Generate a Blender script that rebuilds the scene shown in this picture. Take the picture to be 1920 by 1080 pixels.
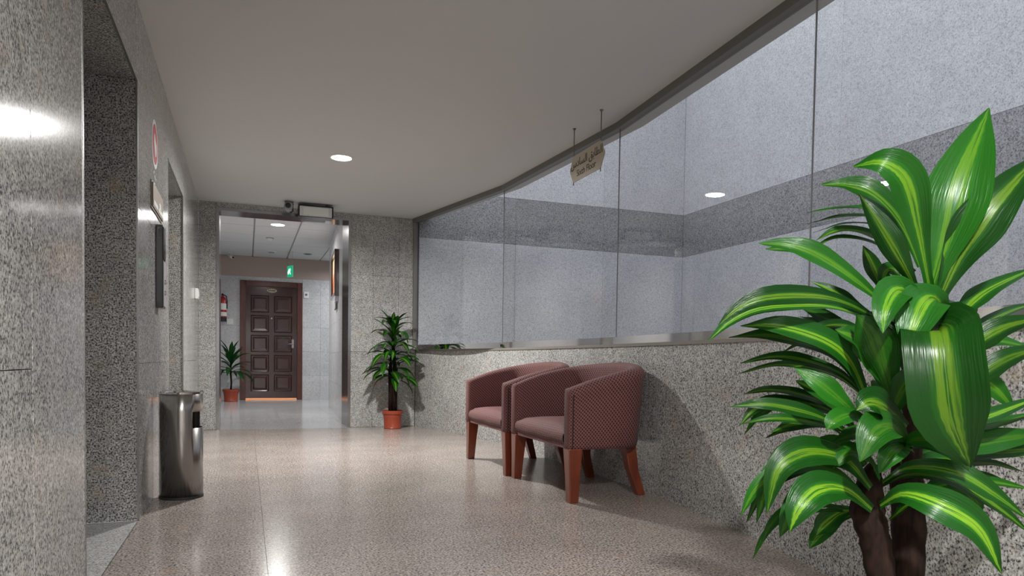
import bpy, bmesh, math, random
from mathutils import Vector, Matrix, noise
random.seed(7)
for o in list(bpy.data.objects): bpy.data.objects.remove(o, do_unlink=True)
S = bpy.context.scene
COL = S.collection

# ------------------------------------------------------------------ camera
FPX, YAW, PITCH, ROLL, CY = 1325.2256, 0.359912, -0.034837, 0.014561, 724.475
CAM = Vector((0, 0, 0.75))
_F = Vector((math.sin(YAW)*math.cos(PITCH), math.cos(YAW)*math.cos(PITCH), math.sin(PITCH)))
_R0 = Vector((math.cos(YAW), -math.sin(YAW), 0)); _U0 = _R0.cross(_F)
_R = math.cos(ROLL)*_R0 + math.sin(ROLL)*_U0
_U = math.cos(ROLL)*_U0 - math.sin(ROLL)*_R0
cam = bpy.data.cameras.new('camera'); camo = bpy.data.objects.new('camera', cam); COL.objects.link(camo)
cam.sensor_width = 36; cam.lens = FPX/1920*36; cam.shift_y = (CY-540)/1920; cam.clip_start = 0.02
camo.matrix_world = Matrix(((_R.x, _U.x, -_F.x, 0), (_R.y, _U.y, -_F.y, 0), (_R.z, _U.z, -_F.z, CAM.z), (0, 0, 0, 1)))
S.camera = camo
def ray(px, py): return _F + (px-960)/FPX*_R + (CY-py)/FPX*_U
def at(px, py, ax, val):           # point where a pixel's ray meets the plane axis=val
    r = ray(px, py); t = (val-CAM[ax])/r[ax]; return CAM + t*r
def atd(px, py, d): return CAM + ray(px, py)*d

# ------------------------------------------------------------------ world, exposure
W = bpy.data.worlds.new('overcast_sky'); S.world = W; W.use_nodes = True
W.node_tree.nodes['Background'].inputs[0].default_value = (0.88, 0.92, 1.0, 1)
W.node_tree.nodes['Background'].inputs[1].default_value = 0.98
S.view_settings.view_transform = 'Standard'; S.view_settings.look = 'None'
S.view_settings.exposure = 0.7; S.view_settings.gamma = 1.0
LOBBY_W, REAR_W, CORR_W = 60.0, 62.0, 28.0       # lamp powers

# ------------------------------------------------------------------ main dimensions
XL, YB, ZC = -0.459, 7.915, 2.343          # left wall, back wall, ceiling
ZSILL = 0.86
YC, ZCC = 13.5, 2.56                       # corridor end wall and ceiling
YP = 8.42                                  # rear face of the portal
XA = 5.333                                 # far atrium wall

# ------------------------------------------------------------------ materials
def mat(name):
    m = bpy.data.materials.new(name); m.use_nodes = True
    nt = m.node_tree; return m, nt, nt.nodes['Principled BSDF']
def simple(name, col, rough=.5, metal=0., emit=None, es=0, coat=0, bump=0, bscale=80):
    m, nt, b = mat(name)
    b.inputs['Base Color'].default_value = (*col, 1); b.inputs['Roughness'].default_value = rough
    b.inputs['Metallic'].default_value = metal
    if coat: b.inputs['Coat Weight'].default_value = coat
    if emit: b.inputs['Emission Color'].default_value = (*emit, 1); b.inputs['Emission Strength'].default_value = es
    if bump:
        g = nt.nodes.new('ShaderNodeNewGeometry'); n = nt.nodes.new('ShaderNodeTexNoise'); n.inputs['Scale'].default_value = bscale
        nt.links.new(g.outputs['Position'], n.inputs['Vector'])
        bp = nt.nodes.new('ShaderNodeBump'); bp.inputs['Strength'].default_value = bump; bp.inputs['Distance'].default_value = .002
        nt.links.new(n.outputs['Fac'], bp.inputs['Height']); nt.links.new(bp.outputs['Normal'], b.inputs['Normal'])
    return m
def ramp(nt, stops, interp='LINEAR'):
    r = nt.nodes.new('ShaderNodeValToRGB'); r.color_ramp.interpolation = interp
    e = r.color_ramp.elements
    while len(e) < len(stops): e.new(.5)
    for k, (p, c) in zip(e, stops): k.position = p; k.color = (*c, 1)
    return r
def mixc(nt, a, b, fac, mode='MIX'):
    x = nt.nodes.new('ShaderNodeMix'); x.data_type = 'RGBA'; x.blend_type = mode
    for s, v in ((6, a), (7, b)):
        if hasattr(v, 'is_linked') or hasattr(v, 'links'): nt.links.new(v, x.inputs[s])
        else: x.inputs[s].default_value = (*v, 1)
    if isinstance(fac, (int, float)): x.inputs[0].default_value = fac
    else: nt.links.new(fac, x.inputs[0])
    return x.outputs[2]
def granite(name, dark, mid, light, scale=170, rough=.16, cloud=.14, spot=None, lo=.40, spec=.5, blotch=.22):
    m, nt, b = mat(name); L = nt.links
    g = nt.nodes.new('ShaderNodeNewGeometry')
    n1 = nt.nodes.new('ShaderNodeTexNoise'); n1.inputs['Scale'].default_value = scale; n1.inputs['Detail'].default_value = 3; n1.inputs['Roughness'].default_value = .6
    n1.inputs['Distortion'].default_value = .15
    L.new(g.outputs['Position'], n1.inputs['Vector'])
    r = ramp(nt, [(lo-.06, dark), (lo+.01, tuple(.55*a+.45*c for a, c in zip(dark, mid))), (lo+.07, mid), (.56, mid), (.66, light)])
    L.new(n1.outputs['Fac'], r.inputs[0])
    n2 = nt.nodes.new('ShaderNodeTexNoise'); n2.inputs['Scale'].default_value = 3.2; n2.inputs['Detail'].default_value = 4
    L.new(g.outputs['Position'], n2.inputs['Vector'])
    oi = nt.nodes.new('ShaderNodeObjectInfo')
    mr = nt.nodes.new('ShaderNodeMapRange'); mr.inputs['To Min'].default_value = 1-cloud; mr.inputs['To Max'].default_value = 1+cloud
    mr.inputs['From Min'].default_value = .3; mr.inputs['From Max'].default_value = .7
    L.new(n2.outputs['Fac'], mr.inputs['Value'])
    mo = nt.nodes.new('ShaderNodeMapRange'); mo.inputs['To Min'].default_value = .95; mo.inputs['To Max'].default_value = 1.05
    L.new(oi.outputs['Random'], mo.inputs['Value'])
    mu = nt.nodes.new('ShaderNodeMath'); mu.operation = 'MULTIPLY'; L.new(mr.outputs[0], mu.inputs[0]); L.new(mo.outputs[0], mu.inputs[1])
    n4 = nt.nodes.new('ShaderNodeTexNoise'); n4.inputs['Scale'].default_value = scale*.33; n4.inputs['Detail'].default_value = 2
    L.new(g.outputs['Position'], n4.inputs['Vector'])
    m4 = nt.nodes.new('ShaderNodeMapRange'); m4.inputs['From Min'].default_value = .3; m4.inputs['From Max'].default_value = .7
    m4.inputs['To Min'].default_value = 1-blotch; m4.inputs['To Max'].default_value = 1+blotch; L.new(n4.outputs['Fac'], m4.inputs['Value'])
    mu2 = nt.nodes.new('ShaderNodeMath'); mu2.operation = 'MULTIPLY'; L.new(mu.outputs[0], mu2.inputs[0]); L.new(m4.outputs[0], mu2.inputs[1]); mu = mu2
    col = r.outputs[0]
    if spot:
        n3 = nt.nodes.new('ShaderNodeTexNoise'); n3.inputs['Scale'].default_value = 9; n3.inputs['Detail'].default_value = 3
        L.new(g.outputs['Position'], n3.inputs['Vector'])
        r3 = ramp(nt, [(.60, (0, 0, 0)), (.72, (1, 1, 1))]); L.new(n3.outputs['Fac'], r3.inputs[0])
        col = mixc(nt, col, mixc(nt, col, spot, .45), r3.outputs[0])
    v = nt.nodes.new('ShaderNodeVectorMath'); v.operation = 'SCALE'
    L.new(col, v.inputs[0]); L.new(mu.outputs[0], v.inputs['Scale'])
    L.new(v.outputs[0], b.inputs['Base Color'])
    b.inputs['Roughness'].default_value = rough; b.inputs['Specular IOR Level'].default_value = spec
    return m
M = {}
M['granite'] = granite('granite_wall', (.045, .045, .045), (.43, .425, .41), (.60, .595, .57), 130, .12, .10, (.40, .32, .24), lo=.43, spec=.26)
M['granite_jamb_shaded'] = granite('granite_jamb_shaded', (.035, .035, .035), (.34, .335, .32), (.50, .49, .47), 140, .22, .10, (.34, .27, .19), lo=.45)  # same stone as the walls, with the shade of the reveals darkened into its colour
M['granite_sill'] = granite('granite_threshold', (.10, .10, .10), (.46, .46, .45), (.60, .60, .58), 130, .25, .06)
M['granite_floor'] = granite('granite_floor', (.04, .034, .030), (.355, .308, .276), (.59, .53, .485), 115, .2, .10, (.38, .27, .21), lo=.42, spec=.26, blotch=.16)
M['granite_pale'] = granite('granite_atrium_pale', (.30, .30, .31), (.56, .56, .58), (.68, .68, .70), 85, .35, .05, blotch=.08)
M['granite_band'] = granite('granite_atrium_band', (.07, .07, .08), (.29, .29, .30), (.43, .43, .44), 80, .3, .06, lo=.42, blotch=.10)
M['grout'] = simple('joint_grout', (.12, .115, .11), .8)
M['plaster'] = simple('ceiling_plaster', (.60, .596, .588), .75, bump=.25, bscale=260)
M['plain'] = simple('white_plaster', (.62, .61, .60), .7)
M['steel'] = simple('brushed_steel', (.38, .37, .36), .30, 1)
def bin_steel():
    m = simple('brushed_bin_steel', (.36, .345, .33), .24, 1); nt = m.node_tree; b = nt.nodes['Principled BSDF']
    t = nt.nodes.new('ShaderNodeTangent'); t.direction_type = 'RADIAL'; t.axis = 'Z'; nt.links.new(t.outputs[0], b.inputs['Tangent'])
    b.inputs['Anisotropic'].default_value = .8; b.inputs['Anisotropic Rotation'].default_value = .25
    return m
M['bin_steel'] = bin_steel()
M['mirror_steel'] = simple('polished_steel', (.62, .61, .60), .05, 1)
M['dark_steel'] = simple('grey_frame_steel', (.20, .195, .18), .4, .6)
M['portal_steel'] = simple('portal_steel', (.42, .42, .43), .16, 1)
M['black'] = simple('black_plastic', (.012, .012, .013), .25)
M['rubber'] = simple('black_rubber', (.02, .02, .02), .6)
M['white_plastic'] = simple('white_plastic', (.75, .75, .74), .4)
M['grey_plastic'] = simple('grey_plastic', (.30, .30, .30), .45)
M['terracotta'] = simple('terracotta_plastic', (.30, .05, .022), .35, bump=.1, bscale=40)
M['soil'] = simple('dark_soil', (.03, .02, .014), .95, bump=1, bscale=120)
M['lamp'] = simple('lamp_diffuser', (1, 1, 1), .5, emit=(1, .97, .92), es=30)
M['exit'] = simple('exit_green', (.01, .25, .12), .4, emit=(.02, .55, .25), es=.35)
M['exit_white'] = simple('exit_white', (.8, .9, .85), .4, emit=(.5, 1, .75), es=.9)
M['red'] = simple('sign_red', (.50, .05, .05), .75)
M['ext_red'] = simple('extinguisher_red', (.35, .015, .02), .25)
M['sticker_white'] = simple('sticker_white', (.72, .74, .72), .7)
M['brown_plate'] = simple('brown_brass_plate', (.20, .13, .07), .5)
M['beige_plate'] = simple('beige_brass_plate', (.46, .40, .31), .45)
M['ink'] = simple('dark_brown_ink', (.035, .028, .012), .5)
M['canvas_red'] = simple('picture_red', (.45, .05, .03), .5)
M['paint_beige'] = simple('beige_paint', (.42, .33, .29), .6)
M['tile_wall'] = granite('corridor_wall_tile', (.42, .42, .43), (.52, .52, .53), (.58, .58, .58), 30, .18, .04, blotch=.05)
M['tile_floor'] = granite('corridor_floor_tile', (.30, .30, .305), (.44, .445, .45), (.52, .52, .53), 60, .14, .05, blotch=.06)
M['ceil_tile'] = simple('mineral_ceiling_tile', (.60, .60, .60), .85, bump=.3, bscale=300)
M['grid'] = simple('ceiling_grid_metal', (.34, .34, .34), .5)
# wood
def wood(name, c1, c2, rough, coat, sc=(14, 14, 1.5)):
    m, nt, b = mat(name); L = nt.links
    tc = nt.nodes.new('ShaderNodeTexCoord'); mp = nt.nodes.new('ShaderNodeMapping'); mp.inputs['Scale'].default_value = sc
    L.new(tc.outputs['Object'], mp.inputs[0]); n = nt.nodes.new('ShaderNodeTexNoise'); n.inputs['Scale'].default_value = 3; n.inputs['Detail'].default_value = 5
    L.new(mp.outputs[0], n.inputs['Vector']); r = ramp(nt, [(.3, c1), (.7, c2)]); L.new(n.outputs['Fac'], r.inputs[0])
    L.new(r.outputs[0], b.inputs['Base Color']); b.inputs['Roughness'].default_value = rough; b.inputs['Coat Weight'].default_value = coat
    b.inputs['Coat Roughness'].default_value = .12
    return m
M['leg_wood'] = wood('cherry_leg_wood', (.12, .021, .008), (.20, .038, .013), .3, .5)
M['door_wood'] = wood('dark_mahogany', (.020, .006, .006), (.055, .014, .010), .16, 1.0)
M['frame_wood'] = wood('red_mahogany', (.055, .012, .009), (.11, .024, .016), .3, .4)
M['trunk'] = wood('plant_trunk', (.007, .005, .004), (.026, .014, .010), .9, 0, (30, 30, 6))
M['trunk'].node_tree.nodes['Principled BSDF'].inputs['Specular IOR Level'].default_value = .1
# upholstery
def fabric():
    m, nt, b = mat('check_upholstery'); L = nt.links
    uv = nt.nodes.new('ShaderNodeUVMap')
    outs = []
    for ang in (math.radians(38), math.radians(-38)):
        mp = nt.nodes.new('ShaderNodeMapping'); mp.inputs['Rotation'].default_value = (0, 0, ang); L.new(uv.outputs[0], mp.inputs[0])
        w = nt.nodes.new('ShaderNodeTexWave'); w.inputs['Scale'].default_value = 21; w.inputs['Distortion'].default_value = .4; w.inputs['Detail Scale'].default_value = 3
        L.new(mp.outputs[0], w.inputs['Vector']); outs.append(w.outputs['Fac'])
    mu = nt.nodes.new('ShaderNodeMath'); mu.operation = 'MAXIMUM'; L.new(outs[0], mu.inputs[0]); L.new(outs[1], mu.inputs[1])
    r = ramp(nt, [(.60, (.030, .010, .012)), (.85, (.15, .050, .045)), (1., (.27, .105, .088))])
    L.new(mu.outputs[0], r.inputs[0]); L.new(r.outputs[0], b.inputs['Base Color'])
    b.inputs['Roughness'].default_value = .75; b.inputs['Sheen Weight'].default_value = .04
    bp = nt.nodes.new('ShaderNodeBump'); bp.inputs['Strength'].default_value = .5; bp.inputs['Distance'].default_value = .003
    L.new(mu.outputs[0], bp.inputs['Height']); L.new(bp.outputs['Normal'], b.inputs['Normal'])
    return m
M['fabric'] = fabric()
def leafmat(name, dark, mid, stripe, rough=.28):
    m, nt, b = mat(name); L = nt.links
    uv = nt.nodes.new('ShaderNodeUVMap'); sp = nt.nodes.new('ShaderNodeSeparateXYZ'); L.new(uv.outputs[0], sp.inputs[0])
    oi = nt.nodes.new('ShaderNodeObjectInfo')
    mp = nt.nodes.new('ShaderNodeMapping'); mp.inputs['Scale'].default_value = (9, 1.2, 1); L.new(uv.outputs[0], mp.inputs[0])
    n = nt.nodes.new('ShaderNodeTexNoise'); n.inputs['Scale'].default_value = 3; n.noise_dimensions = '4D'; L.new(mp.outputs[0], n.inputs['Vector'])
    k = nt.nodes.new('ShaderNodeMath'); k.operation = 'MULTIPLY'; k.inputs[1].default_value = 40; L.new(oi.outputs['Random'], k.inputs[0]); L.new(k.outputs[0], n.inputs['W'])
    a = nt.nodes.new('ShaderNodeMath'); a.operation = 'SUBTRACT'; a.inputs[1].default_value = .5; L.new(sp.outputs[0], a.inputs[0])
    ab = nt.nodes.new('ShaderNodeMath'); ab.operation = 'ABSOLUTE'; L.new(a.outputs[0], ab.inputs[0])
    nn = nt.nodes.new('ShaderNodeMath'); nn.operation = 'MULTIPLY_ADD'; nn.inputs[1].default_value = .22; nn.inputs[2].default_value = -.10
    L.new(n.outputs['Fac'], nn.inputs[0])
    ad = nt.nodes.new('ShaderNodeMath'); ad.operation = 'ADD'; L.new(ab.outputs[0], ad.inputs[0]); L.new(nn.outputs[0], ad.inputs[1])
    r = ramp(nt, [(.0, mid), (.018, mid), (.04, stripe), (.10, stripe), (.15, mid), (.25, dark), (.5, dark)])
    L.new(ad.outputs[0], r.inputs[0])
    fr = nt.nodes.new('ShaderNodeMath'); fr.operation = 'MULTIPLY'; fr.inputs[1].default_value = 7.13; L.new(oi.outputs['Random'], fr.inputs[0])
    f2 = nt.nodes.new('ShaderNodeMath'); f2.operation = 'FRACT'; L.new(fr.outputs[0], f2.inputs[0])
    f3 = nt.nodes.new('ShaderNodeMath'); f3.operation = 'MULTIPLY'; f3.inputs[1].default_value = .8; L.new(f2.outputs[0], f3.inputs[0])
    mixed = mixc(nt, r.outputs[0], mid, f3.outputs[0])
    mo = nt.nodes.new('ShaderNodeMapRange'); mo.inputs['To Min'].default_value = .6; mo.inputs['To Max'].default_value = 1.3; L.new(oi.outputs['Random'], mo.inputs['Value'])
    v = nt.nodes.new('ShaderNodeVectorMath'); v.operation = 'SCALE'; L.new(mixed, v.inputs[0]); L.new(mo.outputs[0], v.inputs['Scale'])
    L.new(v.outputs[0], b.inputs['Base Color']); b.inputs['Roughness'].default_value = rough; b.inputs['Specular IOR Level'].default_value = .22
    bp = nt.nodes.new('ShaderNodeBump'); bp.inputs['Strength'].default_value = .35; bp.inputs['Distance'].default_value = .004
    L.new(n.outputs['Fac'], bp.inputs['Height']); L.new(bp.outputs['Normal'], b.inputs['Normal'])
    # thin leaf: some light passes through
    tr = nt.nodes.new('ShaderNodeBsdfTranslucent'); L.new(v.outputs[0], tr.inputs[0])
    mx = nt.nodes.new('ShaderNodeMixShader'); mx.inputs[0].default_value = .18
    L.new(b.outputs[0], mx.inputs[1]); L.new(tr.outputs[0], mx.inputs[2]); L.new(mx.outputs[0], nt.nodes['Material Output'].inputs[0])
    return m
M['leaf'] = leafmat('striped_leaf', (.0055, .047, .004), (.013, .092, .006), (.12, .24, .013), .28)
M['leaf_plain'] = leafmat('palm_leaf', (.008, .05, .012), (.012, .07, .014), (.03, .12, .02))
def glass():
    m, nt, b = mat('clear_glass'); L = nt.links
    nt.nodes.remove(b)
    t = nt.nodes.new('ShaderNodeBsdfTransparent'); t.inputs[0].default_value = (.96, .97, .97, 1)
    g = nt.nodes.new('ShaderNodeBsdfGlossy'); g.inputs['Roughness'].default_value = 0.0
    lw = nt.nodes.new('ShaderNodeLayerWeight'); lw.inputs[0].default_value = .5     # Schlick reflectance of clear glass
    pw = nt.nodes.new('ShaderNodeMath'); pw.operation = 'POWER'; pw.inputs[1].default_value = 5; L.new(lw.outputs['Facing'], pw.inputs[0])
    f = nt.nodes.new('ShaderNodeMath'); f.operation = 'MULTIPLY_ADD'; f.inputs[1].default_value = .95; f.inputs[2].default_value = .045; L.new(pw.outputs[0], f.inputs[0])
    mx = nt.nodes.new('ShaderNodeMixShader'); L.new(f.outputs[0], mx.inputs[0]); L.new(t.outputs[0], mx.inputs[1]); L.new(g.outputs[0], mx.inputs[2])
    L.new(mx.outputs[0], nt.nodes['Material Output'].inputs[0]); return m
M['glass'] = glass()
def artwork():
    m, nt, b = mat('abstract_print'); L = nt.links
    tc = nt.nodes.new('ShaderNodeTexCoord'); n = nt.nodes.new('ShaderNodeTexNoise'); n.inputs['Scale'].default_value = 3.5
    L.new(tc.outputs['Object'], n.inputs['Vector'])
    r = ramp(nt, [(.35, (.45, .05, .03)), (.45, (.62, .25, .10)), (.55, (.75, .62, .45)), (.65, (.55, .45, .25))]); L.new(n.outputs['Fac'], r.inputs[0])
    L.new(r.outputs[0], b.inputs['Base Color']); b.inputs['Roughness'].default_value = .3; return m
M['art'] = artwork()

# ------------------------------------------------------------------ helpers
def link(o, parent=None):
    COL.objects.link(o)
    if parent is not None: o.parent = parent
    return o
def mesh(name, verts, faces, m, parent=None, smooth=False, uvs=None):
    me = bpy.data.meshes.new(name); me.from_pydata([tuple(v) for v in verts], [], faces); me.update()
    me.materials.append(M[m] if isinstance(m, str) else m)
    if smooth:
        for p in me.polygons: p.use_smooth = True
    if uvs:
        ul = me.uv_layers.new(name='UVMap')
        for l in me.loops: ul.data[l.index].uv = uvs[l.vertex_index]
    return link(bpy.data.objects.new(name, me), parent)
def bmobj(name, bm, m, parent=None, smooth=False):
    bmesh.ops.recalc_face_normals(bm, faces=bm.faces)
    me = bpy.data.meshes.new(name); bm.to_mesh(me); bm.free(); me.materials.append(M[m] if isinstance(m, str) else m)
    if smooth:
        for p in me.polygons: p.use_smooth = True
    return link(bpy.data.objects.new(name, me), parent)
def bbox(bm, a, b):
    a, b = [min(x, y) for x, y in zip(a, b)], [max(x, y) for x, y in zip(a, b)]
    v = [bm.verts.new((x, y, z)) for z in (a[2], b[2]) for y in (a[1], b[1]) for x in (a[0], b[0])]
    fs = []
    for f in ((0, 2, 3, 1), (4, 5, 7, 6), (0, 1, 5, 4), (2, 6, 7, 3), (0, 4, 6, 2), (1, 3, 7, 5)): fs.append(bm.faces.new([v[i] for i in f]))
    return v, fs
def box(name, a, b, m, parent=None, bev=0, seg=1, smooth=False):
    bm = bmesh.new(); bbox(bm, a, b)
    if bev: bmesh.ops.bevel(bm, geom=list(bm.edges), offset=bev, segments=seg, profile=.5, affect='EDGES')
    return bmobj(name, bm, m, parent, smooth)
def boxes(name, L, m, parent=None, bev=0):
    bm = bmesh.new()
    for a, b in L: bbox(bm, a, b)
    if bev: bmesh.ops.bevel(bm, geom=list(bm.edges), offset=bev, segments=1, affect='EDGES')
    return bmobj(name, bm, m, parent)
def prism(name, poly, z0, z1, m, parent=None):
    n = len(poly); v = [(x, y, z0) for x, y in poly]+[(x, y, z1) for x, y in poly]
    f = [tuple(range(n))[::-1], tuple(range(n, 2*n))]+[(i, (i+1) % n, n+(i+1) % n, n+i) for i in range(n)]
    o = mesh(name, v, f, m, parent)
    bm = bmesh.new(); bm.from_mesh(o.data); bmesh.ops.recalc_face_normals(bm, faces=bm.faces); bm.to_mesh(o.data); bm.free()
    return o
def lathe(name, prof, m, parent=None, c=(0, 0, 0), n=28, axis='Z', smooth=True, ring=False):
    v, f = [], []
    for r, z in prof:
        for k in range(n):
            a = 2*math.pi*k/n; p = (r*math.cos(a), r*math.sin(a), z)
            if axis == 'Y': p = (p[0], p[2], p[1])
            if axis == 'X': p = (p[2], p[0], p[1])
            v.append((p[0]+c[0], p[1]+c[1], p[2]+c[2]))
    for i in range(len(prof)-1):
        for k in range(n): f.append((i*n+k, i*n+(k+1) % n, (i+1)*n+(k+1) % n, (i+1)*n+k))
    if ring:
        i = len(prof)-1
        for k in range(n): f.append((i*n+k, i*n+(k+1) % n, (k+1) % n, k))
    else: f.append(tuple(range(n))[::-1]); f.append(tuple(range((len(prof)-1)*n, len(prof)*n)))
    o = mesh(name, v, f, m, parent, False)
    bm = bmesh.new(); bm.from_mesh(o.data); bmesh.ops.recalc_face_normals(bm, faces=bm.faces); bm.to_mesh(o.data); bm.free()
    if smooth:
        for p in o.data.polygons: p.use_smooth = len(p.vertices) == 4
        try:
            o.data.set_sharp_from_angle(angle=math.radians(40))
        except Exception: pass
    return o
def tube(name, pts, rad, m, parent=None, n=10, smooth=True):
    pts = [Vector(p) for p in pts]; rad = rad if isinstance(rad, (list, tuple)) else [rad]*len(pts)
    v, f = [], []
    up = Vector((0, 0, 1)); prev = None
    for i, p in enumerate(pts):
        t = (pts[min(i+1, len(pts)-1)]-pts[max(i-1, 0)]).normalized()
        if prev is None:
            a = t.cross(up if abs(t.z) < .9 else Vector((1, 0, 0))).normalized()
        else: a = (prev-t*prev.dot(t)).normalized()
        prev = a; b = t.cross(a)
        for k in range(n):
            g = 2*math.pi*k/n; v.append(p+(a*math.cos(g)+b*math.sin(g))*rad[i])
    for i in range(len(pts)-1):
        for k in range(n): f.append((i*n+k, i*n+(k+1) % n, (i+1)*n+(k+1) % n, (i+1)*n+k))
    f.append(tuple(range(n))[::-1]); f.append(tuple(range((len(pts)-1)*n, len(pts)*n)))
    return mesh(name, v, f, m, parent, smooth)
def catmull(P, n):
    P = [Vector(p) for p in P]; out = []
    Q = [2*P[0]-P[1]]+P+[2*P[-1]-P[-2]]; segs = len(P)-1
    for k in range(n+1):
        t = k/n*segs; i = min(int(t), segs-1); u = t-i
        a, b, c, d = Q[i:i+4]
        out.append(.5*((2*b)+(c-a)*u+(2*a-5*b+4*c-d)*u*u+(3*b-a-3*c+d)*u**3))
    return out
def thing(name, label, cat, loc=(0, 0, 0), rz=0, group=None):
    o = bpy.data.objects.new(name, None); o.empty_display_size = .1; link(o); o.location = loc; o.rotation_euler = (0, 0, rz)
    return tag(o, label, cat, group)
def tag(o, label, cat, group=None):
    o['label'] = label; o['category'] = cat
    if group: o['group'] = group
    return o
def struct(o): o['kind'] = 'structure'; return o
def copy_tree(o, parent=None):
    c = o.copy(); COL.objects.link(c)
    if parent is not None: c.parent = parent
    for ch in list(o.children): copy_tree(ch, c)
    return c
def clip(poly, hull):               # polygon clipped by a convex hull (counter-clockwise)
    out = poly
    for i in range(len(hull)):
        a, b = hull[i], hull[(i+1) % len(hull)]
        side = lambda p: (b[0]-a[0])*(p[1]-a[1])-(b[1]-a[1])*(p[0]-a[0])
        inp, out = out, []
        for j in range(len(inp)):
            p, q = inp[j], inp[(j+1) % len(inp)]; sp, sq = side(p), side(q)
            if sp >= 0: out.append(p)
            if sp*sq < 0:
                t = sp/(sp-sq); out.append((p[0]+t*(q[0]-p[0]), p[1]+t*(q[1]-p[1])))
        if not out: return []
    return out
def offset(path, d):                # path in plan, moved sideways to its right by d
    out = []
    for i, p in enumerate(path):
        a = Vector(path[max(i-1, 0)]); b = Vector(path[min(i+1, len(path)-1)]); t = (b-a).normalized()
        n = Vector((-t.y, t.x)); out.append((p[0]+n.x*d, p[1]+n.y*d))
    return out

# plan of the curved side, from the back wall towards the camera and past it
GL = [(1.780, 7.915), (2.187, 6.08), (2.318, 4.195), (2.217, 2.36), (1.775, .60), (1.25, -1.2), (.45, -3.0)]      # glass joints
_pi = [(1.80, 7.915), (2.03, 7.0), (2.15, 6.2), (2.195, 5.0), (2.20, 4.2), (2.175, 3.4), (2.11, 2.75), (1.99, 2.1), (1.83, 1.4), (1.58, .5), (1.28, -.4), (.90, -1.4), (.2, -3.0)]
PI = [(p.x, p.y) for p in catmull([(x, y, 0) for x, y in _pi], 60)]                                          # parapet inner face
PO = offset(PI, .30)                                                                                          # parapet outer face
GO = offset(GL, .175)

# ------------------------------------------------------------------ lobby floor
hull = [(XL-.001, 7.93), (XL-.001, -3.0), (.30, -3.0)]+[(p[0]+.03, p[1]) for p in PI[::-4]][1:]
hull[-1] = (1.83, 7.93)
base = [(XL-.001, 7.93), (XL-.001, -3.0)]+[(p[0]+.03, p[1]) for p in PI[::-2]]
flo = struct(prism('floor', base, -.12, -.004, 'grout'))
xs = [XL, .072, 1.272, 2.6]; ys = [-3+.0, -1.62, -.57, .48, 1.53, 2.58, 3.62, 4.66, 5.70, 6.75, 7.915]
for i in range(len(xs)-1):
    for j in range(len(ys)-1):
        p = clip([(xs[i]+.0007, ys[j]+.0007), (xs[i+1]-.0007, ys[j]+.0007), (xs[i+1]-.0007, ys[j+1]-.0007), (xs[i]+.0007, ys[j+1]-.0007)], hull)
        if len(p) > 2: prism('floor_tile', p, -.02, 0, 'granite_floor', flo)

# ------------------------------------------------------------------ granite wall panels
def panel_x(parent, X, y0, y1, z0, z1, m='granite', t=.02, s=1):      # panel in a wall of constant X, face at X, thickness away from the room
    return box('granite_panel', (X, y0+.001, z0+.001), (X-s*t, y1-.001, z1-.001), m, parent, .0012)
def panel_y(parent, Y, x0, x1, z0, z1, m='granite', t=.02, s=1):
    return box('granite_panel', (x0+.001, Y, z0+.001), (x1-.001, Y+s*t, z1-.001), m, parent, .0012)
E1, E2, ZE, RD = (2.461, 3.60), (4.937, 6.05), 1.985, .32        # lift openings and reveal depth
core = [((XL-.015, -3.0, 0), (XL-RD-.1, E1[0]-.02, ZC)), ((XL-.015, E1[1]+.02, 0), (XL-RD-.1, E2[0]-.02, ZC)), ((XL-.015, E2[1]+.02, 0), (XL-RD-.1, YB, ZC)),
        ((XL-.015, E1[0]-.02, ZE+.02), (XL-RD-.1, E1[1]+.02, ZC)), ((XL-.015, E2[0]-.02, ZE+.02), (XL-RD-.1, E2[1]+.02, ZC))]
wl = struct(boxes('wall_left', core, 'grout'))
zz = [0, .717, 1.43, ZC]
for a, b, zs in ((-3.0, -1.7, zz), (-1.7, -.5, zz), (-.5, .7, zz), (.7, 1.906, (0, .717, ZC)), (1.906, E1[0], (0, ZC)), (E1[1], 4.27, zz), (4.27, E2[0], zz), (E2[1], 6.9, zz), (6.9, YB, zz)):
    for k in range(len(zs)-1): panel_x(wl, XL, a, b, zs[k] if k else -.006, zs[k+1])
for e in (E1, E2): panel_x(wl, XL, e[0]-.0, e[1], ZE+.003, ZC)
for e in (E1, E2):                                             # reveals
    for k, (z0, z1) in enumerate(((0, .95), (.95, ZE))):
        box('reveal_panel', (XL-.006, e[1], z0), (XL-RD, e[1]+.018, z1), 'granite_jamb_shaded', wl, .001)
        box('reveal_panel', (XL-.006, e[0], z0), (XL-RD, e[0]-.018, z1), 'granite_jamb_shaded', wl, .001)
    box('soffit_panel', (XL-.006, e[0], ZE), (XL-RD, e[1], ZE+.018), 'granite_jamb_shaded', wl, .001)
    box('threshold', (XL-.004, e[0], -.10), (XL-RD-.1, e[1], 0), 'granite_sill', wl)
    boxes('edge_trim', [((XL+.002, e[1]-.003, 0), (XL-.006, e[1]+.003, ZE+.003)), ((XL+.002, e[0]+.003, 0), (XL-.006, e[0]-.003, ZE+.003)),
                        ((XL+.002, e[0]-.003, ZE-.003), (XL-.006, e[1]+.003, ZE+.003))], 'steel', wl)
for n, e in enumerate((E1, E2)):
    mid = (e[0]+e[1])/2
    d = struct(boxes('door_%d' % (n+2), [((XL-RD, e[0], ZE-.07), (XL-RD-.06, e[1], ZE))], 'steel'))
    box('lift_door_leaf', (XL-RD-.005, e[0], .0), (XL-RD-.045, mid-.002, ZE-.07), 'steel', d)
    box('lift_door_leaf', (XL-RD-.005, mid+.002, .0), (XL-RD-.045, e[1], ZE-.07), 'steel', d)

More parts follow.
